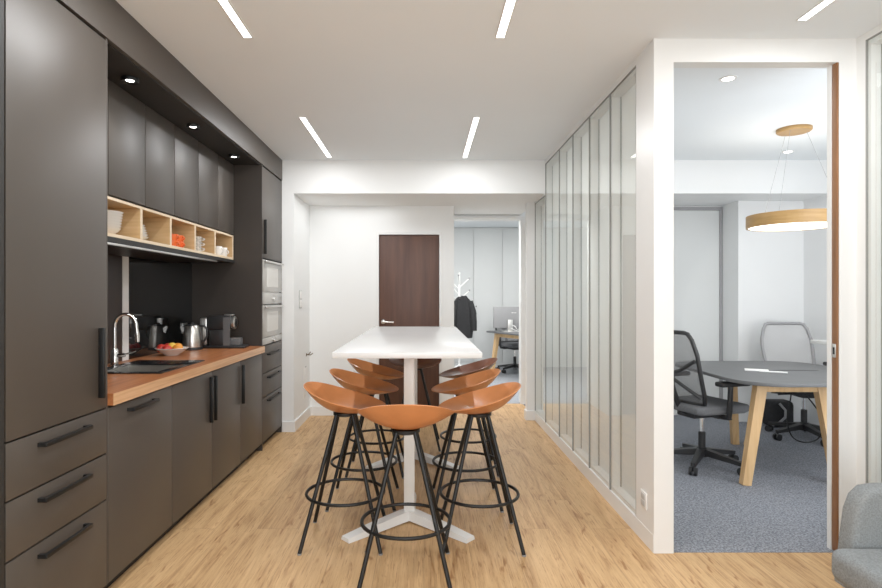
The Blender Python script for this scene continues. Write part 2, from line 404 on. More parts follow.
# brown door and frame
d = struct('door_1', B().box(DX0+.004, DX1-.004, YW+.012, YW+.05, .008, DH-.004, .002), M['doorw'], 'dark brown wooden door in the white back wall')
hb = B().lathe([(.024, 0), (.024, .008), (.012, .012), (.010, .045), (0, .046)], (0, 0, 0), 20, 'y')
bmesh.ops.rotate(hb.bm, verts=hb.bm.verts, cent=(0,0,0), matrix=Matrix.Rotation(PI, 3, 'Z')); bmesh.ops.translate(hb.bm, verts=hb.bm.verts, vec=(DX0+.048, YW+.012, 1.025))
hb.tube([(DX0+.048, YW-.030, 1.025), (DX0+.075, YW-.034, 1.025), (DX0+.165, YW-.034, 1.022)], .0095)
struct('door_handle', hb, M['alu'], None, d)
kb = B().lathe([(.020, 0), (.020, .006), (0, .007)], (DX0+.048, YW+.006, .962), 18, 'y')
struct('keyhole_rose', kb, M['alu'], None, d)
struct('trim_4', B().box(DX0-.03, DX0, YW-.008, YW+.05, 0, DH+.03).box(DX1, DX1+.03, YW-.008, YW+.05, 0, DH+.03).box(DX0, DX1, YW-.008, YW+.05, DH, DH+.03), M['lac'], 'white frame round the brown door')

# sliding door: only its wooden edge shows in the pocket
d2 = struct('door_2', B().box(2.102, 2.112, 2.902, 2.938, .004, 2.50, .001), M['dooredge'], 'brown wooden edge of the sliding door, slid into its pocket')
struct('door_lock', B().box(2.099, 2.103, 2.908, 2.932, .995, 1.065, .001), M['alu'], 'satin metal lock plate', d2)
struct('lock_hole', B().box(2.0975, 2.0992, 2.914, 2.926, 1.012, 1.048), M['black'], None, d2)
# grey closet door in the meeting room back wall
d3 = struct('door_3', B().box(2.40, 3.235, YW-.012, YW, .01, 2.245), M['closet'], 'pale grey flush closet door in the meeting room back wall')
struct('door_frame', B().box(3.235, 3.27, YW-.022, YW, 0, 2.285).box(2.36, 3.235, YW-.022, YW, 2.25, 2.285), M['gframe'], 'grey frame', d3)

# ------------------------------------------------------------------ glazed partitions
WN = [0]
def bay(y0, y1, x, sgn, zt, label):
    """flush glazed bay between y0 < y1; sgn=+1: room lies at smaller x"""
    WN[0] += 1
    e = bpy.data.objects.new('window_%d' % WN[0], None); COL.objects.link(e); e['kind'] = 'structure'; e['label'] = label
    OFF[e.name] = Vector((0, 0, 0))
    X = lambda t: x + sgn*t
    bx = lambda b, t0, t1, *r: b.box(min(X(t0), X(t1)), max(X(t0), X(t1)), *r)
    f = B()
    bx(f, .010, .075, y1-.022, y1, .09, zt); bx(f, .010, .075, y0, y0+.022, .09, zt)
    bx(f, .010, .075, y0+.022, y1-.022, zt-.03, zt); bx(f, .010, .075, y0+.022, y1-.022, .09, .115)
    struct('frame', f, M['lac'], None, e)
    g = B(); q = [g.bm.verts.new((X(.004), yy, zz)) for yy, zz in ((y0+.004, .095), (y1-.004, .095), (y1-.004, zt-.004), (y0+.004, zt-.004))]
    g.bm.faces.new(q)
    struct('pane', g, M['glass'], None, e)
    k = B(); bx(k, .0, .011, y0, y0+.005, .09, zt); bx(k, .0, .011, y1-.005, y1, .09, zt); bx(k, .0, .011, y0+.005, y1-.005, zt-.005, zt)
    bx(k, .060, .066, y0+.022, y0+.030, .115, zt-.03); bx(k, .060, .066, y1-.030, y1-.022, .115, zt-.03)
    struct('gasket', k, M['line'], None, e)
    r = B(); bx(r, .066, .070, y0+.022, y1-.022, .115, zt-.03)
    struct('blind', r, M['blind'], 'closed pale roller blind behind the glass', e)
    return e
ys = [3.145, 3.595, 4.045, 4.495, 4.945, YB]
nth = ['nearest to us', 'second from us', 'third from us', 'fourth from us', 'farthest under the high ceiling']
for i in range(5):
    bay(ys[i], ys[i+1], XP, 1, 2.585, 'tall glazed bay of the kitchen partition, '+nth[i])
bay(YB, 6.02, XP, 1, 2.285, 'low glazed bay of the kitchen partition under the beam')
struct('partition_frame', B().box(XP, 1.25, 3.0, 3.145, 0, CH).box(XP, 1.25, 3.145, YB, 2.585, CH).box(XP+.02, 1.25, 3.145, 6.04, 0, .09)
       .box(XP, 1.25, YB, 6.02, 2.285, 2.30), M['lac'], 'white frame and blank end panel of the glass partition')
struct('baseboard_partition', B().box(XP-.002, XP+.02, 2.905, 6.02, 0, .09), M['lac'])
ys2 = [2.84, 2.39, 1.94, 1.49, 1.04]
for i in range(4):
    bay(ys2[i+1], ys2[i], 2.20, 1, 2.585, 'tall glazed bay of the right-hand glass wall, '+['farthest from us', 'second', 'third', 'nearest to us'][i])
struct('partition_frame', B().box(2.20, 2.30, 2.84, 2.90, 0, CH).box(2.20, 2.28, 1.04, 2.84, 2.585, CH).box(2.20, 2.28, 1.04, 2.84, 0, .09).box(2.20, 2.30, -2.4, 1.04, 0, CH), M['lac'], 'white frame of the right-hand glass wall')

# ================================================================== KITCHEN RUN
XF = -1.37       # cabinet faces
G = .0036
def bar_v(parent, y, z0, z1, x=XF):
    b = B().box(x-.001, x+.024, y-.007, y+.007, z0, z1, .0015)
    return part('handle', b, M['black'], parent, 'black vertical bar handle')
def bar_h(parent, y0, y1, z, x=XF):
    b = B().box(x+.020, x+.034, y0, y1, z-.008, z+.008, .0015).box(x-.001, x+.022, y0, y0+.014, z-.007, z+.007).box(x-.001, x+.022, y1-.014, y1, z-.007, z+.007)
    return part('handle', b, M['black'], parent, 'black horizontal bar handle')
def front(name, parent, y0, y1, z0, z1, x=XF, m='cab'):
    return part(name, B().box(x-.019, x, y0+G, y1-G, z0+G, z1-G, .0012), M[m], parent)

TOPZ = 2.42
# near tall cabinet
t = thing('tall_cabinet', 'full-height dark taupe cabinet with one door over three drawers, nearest to us', 'cabinet', (-1.67, 2.165, 0))
part('carcass', B().box(XL+.03, XF-.021, 1.866, 2.469, .06, TOPZ).box(XL+.03, XF-.04, 1.866, 2.469, 0, .06), M['cabin'], t)
part('side_panel', B().box(XL+.03, XF+.002, 1.80, 1.857, 0, TOPZ), M['cabin'], t)
part('side_panel', B().box(XL+.03, XF-.002, 2.459, 2.471, .06, TOPZ), M['cab'], t)
dd = front('door', t, 1.864, 2.462, .827, TOPZ-.006); bar_v(dd, 2.405, .88, 1.175)
for z0, z1, hz in ((.631, .827, .782), (.432, .631, .585), (.06, .432, .385)):
    dd = front('drawer', t, 1.864, 2.462, z0, z1); bar_h(dd, 2.02, 2.305, hz)
# base cabinets
bounds = [2.471, 3.10, 3.684, 4.256, 4.82]
blab = ['dark taupe base cabinet with a horizontal handle, beside the tall cabinet', 'dark taupe base cabinet under the sink, vertical handle at its far edge',
        'dark taupe base cabinet, third from us, vertical handle at its near edge', 'dark taupe base cabinet beside the oven cabinet']
for i in range(4):
    y0, y1 = bounds[i], bounds[i+1]
    t = thing('base_cabinet', blab[i], 'cabinet', (-1.67, (y0+y1)/2, 0), 'base cabinets under the worktop')
    zc = .60 if i == 1 else .828
    cb = B().box(XL+.03, XF-.021, y0+.001, y1-.001, .06, zc).box(XL+.1, XF-.05, y0+.001, y1-.001, 0, .06)
    if i == 1: cb.box(XF-.03, XF-.021, y0+.001, y1-.001, .6, .828)
    part('carcass', cb, M['cabin'], t)
    dd = front('door', t, y0, y1, .06, .826)
    if i == 0: bar_h(dd, 2.63, 2.885, .785)
    else: bar_v(dd, (y1-.035) if i == 1 else (y0+.035), .50, .79)
# oven tower
t = thing('oven_cabinet', 'full-height dark taupe cabinet holding two ovens, at the far end of the kitchen', 'cabinet', (-1.67, 5.15, 0))
part('carcass', B().box(XL+.03, XF-.021, 4.84, 5.478, .06, .885).box(XL+.03, XF-.021, 4.84, 5.478, 1.625, TOPZ).box(XL+.03, XF-.30, 4.84, 5.478, .885, 1.625)
     .box(XL+.1, XF-.05, 4.84, 5.478, 0, .06), M['cabin'], t)
part('side_panel', B().box(XL+.0085, XF, 4.82, 4.84, .0, TOPZ), M['cab_shaded'], t)
part('side_panel', B().box(XL+.03, XF, 5.478, 5.495, .0, TOPZ), M['cab'], t)
dd = front('door', t, 4.84, 5.478, 1.632, TOPZ-.006); bar_v(dd, 4.885, 1.67, 1.965)
for z0, z1, hz in ((.645, .885, .80), (.44, .645, .60), (.06, .44, .40)):
    dd = front('drawer', t, 4.84, 5.478, z0, z1); bar_h(dd, 4.97, 5.36, hz)
def oven(z0, z1, label, knob_low):
    t = thing('built_in_oven', label, 'oven', (-1.5, 5.159, z0), 'ovens in the far kitchen cabinet')
    pz = z0+.105 if knob_low else z0+.06
    part('body', B().box(XF-.29, XF-.021, 4.845, 5.473, z0+.004, z1-.004), M['steel'], t)
    dr = part('door', B().box(XF-.02, XF+.004, 4.842, 5.476, pz+.004, z1-.006, .002), M['oven'], t)
    part('window', B().box(XF+.004, XF+.0055, 4.96, 5.33, pz+.05, z1-.065), M['ovenw'], dr)
    part('handle', B().box(XF+.010, XF+.030, 4.86, 5.458, z1-.026, z1-.012, .003).box(XF, XF+.012, 4.90, 4.92, z1-.024, z1-.014).box(XF, XF+.012, 5.40, 5.42, z1-.024, z1-.014), M['alu'], dr)
    cp = part('control_panel', B().box(XF-.02, XF+.004, 4.842, 5.476, z0+.004, pz, .002), M['oven'], t)
    part('knob', B().lathe([(.020, 0), (.019, .016), (0, .017)], (XF+.004, 5.159, (z0+pz)/2), 20, 'x'), M['alu'], cp)
oven(1.235, 1.628, 'pale glass-fronted built-in oven, upper of the two', True)
oven(.888, 1.235, 'pale glass-fronted built-in oven, lower of the two', False)

# wall cabinets
XU = -1.607
wb = [2.475, 2.90, 3.287, 3.675, 4.062, 4.45, 4.818]
wl = ['first beside the tall cabinet', 'first seen clear of the tall cabinet', 'second seen clear of the tall cabinet', 'third seen clear of the tall cabinet', 'second before the oven cabinet', 'against the oven cabinet']
for i in range(6):
    t = thing('wall_cabinet', 'dark taupe handleless wall cabinet, '+wl[i], 'cabinet', (-1.79, (wb[i]+wb[i+1])/2, 1.825), 'wall cabinets above the cubby shelf')
    part('carcass', B().box(XL+.03, XU-.020, wb[i]+.001, wb[i+1]-.001, 1.822, TOPZ-.02), M['cabin'], t)
    front('door', t, wb[i], wb[i+1], 1.826, TOPZ-.002, XU)
# bulkhead above
struct('trim_5', B().box(XL, XF+.004, 1.80, 5.497, TOPZ+.004, CH-.001), M['cab'], 'dark taupe boxed bulkhead above the kitchen cabinets')
struct('trim_6', B().box(XL, XF-.018, 2.472, 4.818, TOPZ-.003, TOPZ+.0035), M['cabin'], 'black underside panel of the kitchen bulkhead')
for i, y in enumerate((2.896, 3.69, 4.48)):
    t = thing('downlight', 'small round downlight under the kitchen bulkhead, '+('nearest to us', 'middle one', 'farthest from us')[i], 'light', (-1.494, y, TOPZ-.02), 'downlights under the kitchen bulkhead')
    part('bezel', B().lathe([(.0225, .002), (.040, -.004), (.042, 0), (.042, .016), (.0225, .016), (.0225, .002)], (-1.494, y, TOPZ-.02), 24), M['black'], t)
    part('lens', B().lathe([(0, .004), (.018, .003), (.022, .006), (.022, .012), (0, .012)], (-1.494, y, TOPZ-.02), 20), M['spot'], t)

# cubby shelf
SZ0, SZ1 = 1.615, 1.818
t = thing('cubby_shelf', 'open light oak cubby shelf under the dark wall cabinets', 'shelf', (-1.79, 3.65, SZ0))
x0 = XL+.002
part('top_board', B().box(x0, XU, 2.475, 4.80, SZ1-.013, SZ1), M['ply'], t)
part('bottom_board', B().box(x0, XU, 2.475, 4.80, SZ0, SZ0+.016), M['ply'], t)
part('back_panel', B().box(x0, x0+.008, 2.475, 4.80, SZ0+.016, SZ1-.013), M['ply'], t)
dy = [2.475, 2.86, 3.228, 3.604, 3.99, 4.37, 4.772]
for y in dy[:-1]:
    part('divider', B().box(x0+.008, XU, y, y+.022, SZ0+.016, SZ1-.013), M['ply'], t)
part('end_board', B().box(x0+.008, XU, 4.778, 4.80, SZ0+.016, SZ1-.013), M['ply'], t)
part('edge_band', B().box(XU, XU+.002, 2.475, 4.80, SZ1-.014, SZ1).box(XU, XU+.002, 2.475, 4.80, SZ0, SZ0+.017)
     .box(XU, XU+.002, 4.777, 4.80, SZ0+.017, SZ1-.014), M['plyx'], t, 'pale front edges')
for y in dy[:-1]:
    part('edge_band', B().box(XU, XU+.002, y-.001, y+.023, SZ0+.017, SZ1-.014), M['plyx'], t)
FZ = SZ0+.0162
# crockery
def bowl_b(c, r, h, th=.004):
    return B().lathe([(0, 0), (r*.5, 0), (r*.55, h*.12), (r*.85, h*.6), (r, h), (r-th, h), (r*.80, h*.6), (r*.5, h*.2), (0, h*.16)], c, 26)
def mug_b(c, r, h, ang):
    b = B().lathe([(0, 0), (r*.86, 0), (r*.95, h*.1), (r, h), (r-.004, h), (r*.9, h*.15), (0, h*.1)], c, 22)
    return b
def mug(c, r, h, ang, mat, label, group):
    t = thing('mug', label, 'mug', c, group)
    part('body', mug_b(c, r, h, ang), M[mat], t)
    u = Vector((math.cos(ang), math.sin(ang), 0)); cc = Vector(c)
    part('handle', B().tube([cc+u*(r*.93+.024*math.sin(PI*k/8)) + Vector((0, 0, h*(.22+.56*k/8))) for k in range(9)], .0042, 8), M[mat], t)
    return t
cx = -1.70
for k in range(7):
    single('serving_bowl', bowl_b((cx, 3.02, FZ+k*.0145), .085+.002*k, .038), M['ceramic'], 'white ceramic bowl in the leftmost visible cubby, '+
           ('at the bottom of its stack', 'second from the bottom of its stack', 'third from the bottom of its stack', 'in the middle of its stack', 'third from the top of its stack', 'second from the top of its stack', 'on top of its stack')[k], 'bowl', 'white bowls stacked in the cubby shelf')
for k in range(6):
    single('side_plate', bowl_b((cx, 3.345, FZ+k*.014), .078-.004*k, .026), M['ceramic'], 'white ceramic saucer in the second visible cubby, '+
           ('at the bottom of its stack', 'second from the bottom of its stack', 'third from the bottom of its stack', 'third from the top of its stack', 'second from the top of its stack', 'on top of its stack')[k], 'plate', 'white saucers stacked in the cubby shelf')
for y, lab2 in ((3.752, 'nearer'), (3.838, 'farther')):
    for z in range(2):
        mug((-1.655, y, FZ+z*.043), .036, .042, -.4, 'orange', 'orange cup in the middle cubby, '+('lower' if z == 0 else 'upper')+' of the '+lab2+' stack', 'orange cups in the cubby shelf')
for z in range(3):
    mug((-1.655, 4.145, FZ+z*.037), .034, .036, .3, 'greyc', 'grey speckled cup in the fourth visible cubby, '+('at the bottom of its stack', 'in the middle of its stack', 'on top of its stack')[z], 'speckled cups in the cubby shelf')
for j, (x, y) in enumerate(((-1.650, 4.545), (-1.655, 4.675), (-1.78, 4.62))):
    mug((x, y, FZ), .040, .074, -.3, 'ceramic', 'white mug in the farthest cubby, '+('nearest to us in front', 'right-hand one in front', 'standing at the back')[j], 'white mugs in the cubby shelf')

# extractor hood (slim, under the shelf)
t = thing('range_hood', 'slim black extractor hood with a silver front strip under the cubby shelf', 'extractor hood', (-1.79, 3.43, 1.56))
part('body', B().box(XL+.003, XU+.006, 2.475, 4.815, 1.590, 1.613), M['cabin'], t)
part('slide_out', B().box(XL+.03, XU+.018, 2.475, 4.36, 1.566, 1.589), M['black'], t)
part('front_strip', B().box(XU+.018, XU+.026, 2.475, 4.36, 1.569, 1.580, .002), M['alu'], t, 'silver strip along the front')
# splashback
struct('wall_splashback', B().box(XL, XL+.008, 3.78, 4.838, .888, 1.589), M['splash'], 'glossy black glass splashback')
struct('trim_7', B().box(XL, XL+.012, 3.705, 3.78, .888, 1.589), M['lac'], 'pale vertical strip in the splashback')
struct('wall_splashback_near', B().box(XL, XL+.008, 2.471, 3.705, .888, 1.589), M['brownp'], 'dark brown splashback panel left of the pale strip')

# worktop with a cut-out for the sink
WZ0, WZ1 = .835, .887
XW = -1.348
SX0, SX1, SY0, SY1 = -1.86, -1.425, 3.09, 3.71
t = thing('worktop', 'reddish striped wooden worktop along the kitchen', 'worktop', (-1.66, 3.65, WZ0))
hx0, hx1, hy0, hy1 = SX0+.02, SX1-.02, SY0+.02, SY1-.02
part('slab', B().box(XL, hx0, 2.473, 4.818, WZ0, WZ1).box(hx1, XW, 2.473, 4.818, WZ0, WZ1).box(hx0, hx1, 2.473, hy0, WZ0, WZ1).box(hx0, hx1, hy1, 4.818, WZ0, WZ1), M['counter'], t)
part('front_edge', B().box(XW, XW+.003, 2.472, 4.818, WZ0, WZ1-.0005), M['cedge'], t, 'pale striped front edge')
# sink
t = thing('kitchen_sink', 'black inset sink with a drainboard in the wooden worktop', 'sink', ((SX0+SX1)/2, (SY0+SY1)/2, .70))
z = WZ1
part('rim', B().box(SX0, SX1, SY0, SY0+.05, z, z+.007, .003).box(SX0, SX1, SY1-.26, SY1, z, z+.007, .003).box(SX0, SX0+.07, SY0+.05, SY1-.26, z, z+.007, .003)
     .box(SX1-.045, SX1, SY0+.05, SY1-.26, z, z+.007, .003), M['sink'], t)
bx0, bx1, by0, by1 = SX0+.07, SX1-.045, SY0+.05, SY1-.26
part('basin', B().box(bx0-.004, bx0, by0, by1, .72, z+.004).box(bx1, bx1+.004, by0, by1, .72, z+.004).box(bx0, bx1, by0-.004, by0, .72, z+.004)
     .box(bx0, bx1, by1, by1+.004, .72, z+.004).box(bx0, bx1, by0, by1, .716, .72), M['steel'], t, 'steel-grey basin')
part('drain', B().lathe([(0, .72), (.04, .72), (.042, .724), (.03, .726), (0, .724)], ((bx0+bx1)/2, (by0+by1)/2, 0), 20), M['chrome'], t)
gr = B()
for k in range(6): gr.box(SX0+.06, SX1-.06, SY1-.225+k*.034, SY1-.217+k*.034, z+.0068, z+.0085)
part('drain_groove', gr, M['sink'], t)
# faucet
fx, fy = -1.838, 3.385
fz = z+.0072
t = thing('faucet', 'chrome gooseneck kitchen tap beside the black sink', 'tap', (fx, fy, fz))
part('base', B().lathe([(0, 0), (.027, 0), (.027, .008), (.021, .012), (.021, .095), (.015, .105), (0, .106)], (fx, fy, fz), 22), M['chrome'], t)
dirv = Vector((.92, .38, 0)).normalized()
pts = [Vector((fx, fy, fz+.10)), Vector((fx, fy, fz+.16)), Vector((fx, fy, fz+.225))]
for k in range(1, 13):
    a = PI*k/12*1.0
    pts.append(Vector((fx, fy, fz+.235)) + dirv*(.058*(1-math.cos(a))) + Vector((0, 0, .072*math.sin(a))))
pts.append(pts[-1]+dirv*.004+Vector((0, 0, -.045)))
part('spout', B().tube(pts, .0105, 12), M['chrome'], t)
part('nozzle', B().tube([pts[-1], pts[-1]+dirv*.002+Vector((0, 0, -.05))], [.0135, .0125], 14), M['chrome'], t)
part('lever', B().tube([(fx+.018, fy, fz+.062), (fx+.05, fy+.012, fz+.064), (fx+.055, fy+.014, fz+.066)], .012).tube([(fx+.052, fy+.013, fz+.066), (fx+.11, fy+.03, fz+.085)], [.006, .004]), M['chrome'], t)
# fruit bowl and fruit
bc = (-1.80, 4.07, WZ1)
single('fruit_bowl', B().lathe([(0, 0), (.045, 0), (.05, .006), (.085, .030), (.112, .052), (.109, .054), (.082, .035), (.045, .012), (0, .010)], bc, 32), M['ceramic'], 'white fruit bowl on the wooden worktop', 'bowl')
fr = [('apple', 'apple', (-.058, -.038, .052), .033, 'red apple in the white bowl, left rear of the fruit'), ('apple', 'apple', (-.010, -.058, .050), .033, 'red apple at the near left of the fruit bowl'),
      ('orange', 'orangef', (.050, -.020, .052), .034, 'orange at the front of the fruit bowl'), ('orange', 'orangef', (.022, .048, .053), .034, 'orange on the far right of the fruit bowl'),
      ('lemon', 'lemon', (.002, .0, .064), .028, 'yellow fruit in the middle of the fruit bowl'), ('apple', 'apple', (-.050, .045, .052), .032, 'red apple at the back of the fruit bowl by the splashback')]
for n, mt, p, r, lab in fr:
    c = Vector(bc)+Vector(p)
    t = thing(n, lab, 'fruit', c-Vector((0, 0, r)), 'fruit in the white bowl')
    sc = (1, 1.18, .95) if n == 'lemon' else (1, 1, .92)
    part('flesh', B().ball(c, r, sc), M[mt], t)
    part('stem', B().tube([c+Vector((0, 0, r*.85)), c+Vector((.003, .002, r*1.12))], .0016, 6), M['doorw'], t)
# kettle
kc = (-1.83, 4.50, WZ1)
t = thing('electric_kettle', 'brushed steel kettle with a black handle on the worktop', 'kettle', kc)
part('base', B().lathe([(0, 0), (.078, 0), (.080, .010), (.076, .020), (0, .020)], kc, 28), M['blackp'], t)
part('body', B().lathe([(0, .021), (.073, .021), (.074, .03), (.068, .11), (.058, .175), (.050, .190), (0, .190)], kc, 30), M['steel'], t)
part('lid', B().lathe([(0, .190), (.049, .190), (.046, .198), (.012, .202), (.012, .212), (0, .214)], kc, 24), M['blackp'], t)
part('spout', B().hull_bar((kc[0]-.050, kc[1]-.012, kc[2]+.150), (kc[0]-.078, kc[1]-.018, kc[2]+.185), .045, .05, .022, .012, (0, 1, 0)), M['steel'], t)
part('handle', B().tube([(kc[0]+.045, kc[1]+.01, kc[2]+.182), (kc[0]+.085, kc[1]+.018, kc[2]+.185), (kc[0]+.108, kc[1]+.022, kc[2]+.160), (kc[0]+.108, kc[1]+.022, kc[2]+.105), (kc[0]+.090, kc[1]+.018, kc[2]+.070), (kc[0]+.066, kc[1]+.012, kc[2]+.062)], .0095, 10), M['blackp'], t)
# capsule coffee machine
mc = (-1.64, 4.66, WZ1); mx, my, mz = mc
t = thing('coffee_machine', 'dark capsule coffee machine with a round dial, beside the kettle', 'coffee machine', mc)
part('base', B().box(mx-.17, mx+.19, my-.065, my+.065, mz, mz+.022, .006), M['blackp'], t)
part('column', B().box(mx-.10, mx+.015, my-.055, my+.055, mz+.022, mz+.150, .004), M['blackp'], t)
part('head', B().box(mx-.115, mx+.075, my-.062, my+.062, mz+.150, mz+.262, .012), M['blackp'], t)
part('side_plate', B().box(mx+.020, mx+.075, my-.0635, my-.061, mz+.022, mz+.250), M['dgrey'], t)
part('water_tank', B().box(mx-.175, mx-.118, my-.05, my+.05, mz+.022, mz+.245, .010), M['alu'], t, 'silver grey tank')
part('dial', B().lathe([(.0, 0), (.050, 0), (.052, .006), (.052, .022), (.040, .028), (0, .028)], (mx+.075, my, mz+.205), 28, 'x'), M['alu'], t, 'round silver dial with dark face')
part('dial_face', B().lathe([(0, 0), (.036, 0), (0, .002)], (mx+.103, my, mz+.205), 24, 'x'), M['black'], t)
part('lever', B().box(mx+.01, mx+.085, my-.02, my+.02, mz+.262, mz+.274, .004), M['alu'], t)
part('drip_tray', B().box(mx+.055, mx+.145, my-.045, my+.045, mz+.022, mz+.080, .005), M['dgrey'], t)
part('tray_grid', B().box(mx+.06, mx+.14, my-.04, my+.04, mz+.080, mz+.083), M['alu'], t)
# socket on the splashback
t = thing('wall_socket', 'steel socket plate on the black splashback behind the kettle', 'socket', (XL+.008, 4.66, 1.01))
part('plate', B().box(XL+.008, XL+.018, 4.615, 4.705, 1.005, 1.09, .002), M['alu'], t)
part('insert', B().lathe([(.026, 0), (.026, .003), (.020, .003), (.019, .0005), (0, .0005)], (XL+.018, 4.66, 1.048), 20, 'x'), M['black'], t)

# ================================================================== CEILING LIGHTS
def strip(x, y0, y1, label):
    t = thing('ceiling_light', label, 'light', (x, (y0+y1)/2, CH-.006), 'recessed linear ceiling lights')
    part('trim', B().box(x-.025, x-.019, y0-.006, y1+.006, CH-.005, CH-.0005).box(x+.019, x+.025, y0-.006, y1+.006, CH-.005, CH-.0005)
         .box(x-.019, x+.019, y0-.006, y0, CH-.005, CH-.0005).box(x-.019, x+.019, y1, y1+.006, CH-.005, CH-.0005), M['white'], t)
    part('diffuser', B().box(x-.019, x+.019, y0, y1, CH-.004, CH-.001), M['strip'], t)
strip(-.89, 1.68, 2.88, 'slim recessed ceiling strip light, near left')
strip(-.89, 4.17, 5.37, 'slim recessed ceiling strip light, far left before the beam')
strip(.385, 1.68, 2.88, 'slim recessed ceiling strip light, near middle')
strip(.385, 4.17, 5.37, 'slim recessed ceiling strip light, far middle before the beam')
strip(1.79, 1.50, 2.70, 'slim recessed ceiling strip light, near right before the meeting room')
def spot(x, y, z, label):
    t = thing('recessed_spotlight', label, 'light', (x, y, z-.006))
    part('bezel', B().lathe([(.034, -.005), (.048, -.004), (.050, 0), (.034, 0), (.034, -.005)], (x, y, z), 24), M['white'], t)
    part('lens', B().lathe([(0, -.003), (.034, -.003), (.034, -.0008), (0, -.0008)], (x, y, z), 22), M['spot'], t)
spot(1.83, 3.43, CH, 'round recessed spotlight in the meeting room ceiling, nearest to us')
spot(3.30, 5.17, CH, 'round recessed spotlight in the meeting room ceiling, behind the pendant')
spot(.72, 9.6, 2.575, 'round recessed spotlight in the far office ceiling')

# ================================================================== HIGH TABLE
TX, TY0, TY1, TZ = -.086, 2.90, 5.38, 1.022
t = thing('high_table', 'long white bar-height table on two white pedestals', 'table', (TX, 4.1, 0))
part('tabletop', B().box(TX-.383, TX+.383, TY0, TY1, TZ-.030, TZ, .002), M['top'], t)
def pedestal(y):
    c = part('column', B().box(TX-.031, TX+.031, y-.031, y+.031, .02, TZ-.045, .003), M['white'], t)
    part('top_plate', B().lathe([(.045, -.070), (.11, -.042), (.125, -.031), (0, -.031)], (TX, y, TZ), 30), M['white'], c)
    def arm(dx, dyy):
        L = math.hypot(dx, dyy); u = Vector((dx/L, dyy/L, 0)); s = Vector((-u.y, u.x, 0)); c0 = Vector((TX, y, 0))
        rings = []
        for k, (dist, w, zt, zb) in enumerate(((0, .070, .062, .010), (.05, .070, .062, .010), (L*.6, .072, .044, .004), (L, .074, .022, .001))):
            p = c0+u*dist
            rings.append([p+s*w/2+Vector((0, 0, zb)), p-s*w/2+Vector((0, 0, zb)), p-s*w/2*.8+Vector((0, 0, zt)), p+s*w/2*.8+Vector((0, 0, zt))])
        part('foot', B().loft(rings), M['white'], c)
    arm(-.335, -.30); arm(.335, -.30); arm(0, .40)
pedestal(3.34); pedestal(4.60)

# ================================================================== BAR STOOLS
def seat_b():
    b = B(); bm = b.bm
    NS, NR = 48, 12
    def pt(s, ph, out):
        cx, sy = math.cos(ph), math.sin(ph)
        x = .232*math.copysign(abs(cx)**.92, cx)*s; y = .222*math.copysign(abs(sy)**.95, sy)*s
        rim = .764 - .064*sy + .008*sy*sy - .004*(1-abs(sy))
        zb = .684 + .004*out
        p = 2.1 if sy < 0 else 2.1+.5*sy
        z = zb + (rim-zb)*s**p
        return Vector((x, y-.01*(1-s), z))
    outer, inner = [], []
    th = .010
    grid = {}
    for side in (0, 1):
        for i in range(NR+1):
            s = i/NR
            for k in range(NS):
                ph = 2*PI*k/NS
                q = pt(max(s, .001), ph, side)
                if side: # inner: offset upward/inward
                    q = Vector((q.x*(1-.022*s), q.y*(1-.022*s), q.z + th*(1-.75*s)))
                grid[side, i, k] = bm.verts.new(q)
    for i in range(NR):
        for k in range(NS):
            j = (k+1) % NS
            bm.faces.new((grid[0, i, k], grid[0, i, j], grid[0, i+1, j], grid[0, i+1, k]))
            bm.faces.new((grid[1, i+1, k], grid[1, i+1, j], grid[1, i, j], grid[1, i, k]))
    for k in range(NS):
        j = (k+1) % NS
        bm.faces.new((grid[0, NR, k], grid[0, NR, j], grid[1, NR, j], grid[1, NR, k]))
    for side in (0, 1):
        vs = [grid[side, 0, k] for k in range(NS)]
        bmesh.ops.pointmerge(bm, verts=vs, merge_co=sum((v.co for v in vs), Vector())/NS)
    return b
def make_stool(mat, label, group):
    t = thing('bar_stool', label, 'stool', (0, 0, 0), group)
    part('seat', seat_b(), M[mat], t)
    part('mounting_plate', B().lathe([(0, .664), (.056, .664), (.066, .670), (.066, .684), (0, .684)], (0, 0, 0), 30), M['black'], t)
    for sx in (-1, 1):
        for sy in (-1, 1):
            l = part('leg', B().tube([(sx*.043, sy*.043, .674), (sx*.205, sy*.205, .006)], .0105, 12), M['black'], t)
            part('foot_cap', B().lathe([(0, 0), (.0105, 0), (.0115, .008), (0, .009)], (sx*.2052, sy*.2052, 0), 12), M['rubber'], l)
    part('footrest_ring', B().ring((0, 0, .25), .2080, .0088, 56), M['black'], t)
    return t
stool = make_stool('tan', '', 'tan bar stools round the high table')
dark = make_stool('brown', '', 'brown bar stools at the far end of the high table')
spots_ = [(-.085, 2.695, 0, 0, 'tan leather bar stool at the near end of the high table, seen from behind'),
          (-.425, 3.09, -90, 0, 'tan leather bar stool on the left side of the table, nearest to us'),
          (-.385, 3.67, -90, 0, 'tan leather bar stool on the left side of the table, middle one'),
          (-.355, 4.30, -90, 0, 'tan leather bar stool on the left side of the table, farthest'),
          (.298, 3.075, 90, 0, 'tan leather bar stool on the right side of the table, nearest to us'),
          (.268, 3.66, 90, 0, 'tan leather bar stool on the right side of the table, middle one'),
          (.335, 4.33, 90, 1, 'dark brown leather bar stool on the right side of the table, farthest'),
          (-.072, 5.00, 180, 1, 'dark brown leather bar stool at the far end of the table')]
used = {0: False, 1: False}
for x, y, a, k, lab in spots_:
    src = (stool, dark)[k]
    o = dup(src) if used[k] else src
    used[k] = True
    o.location = (x, y, 0); o.rotation_euler = (0, 0, R(a)); o['label'] = lab

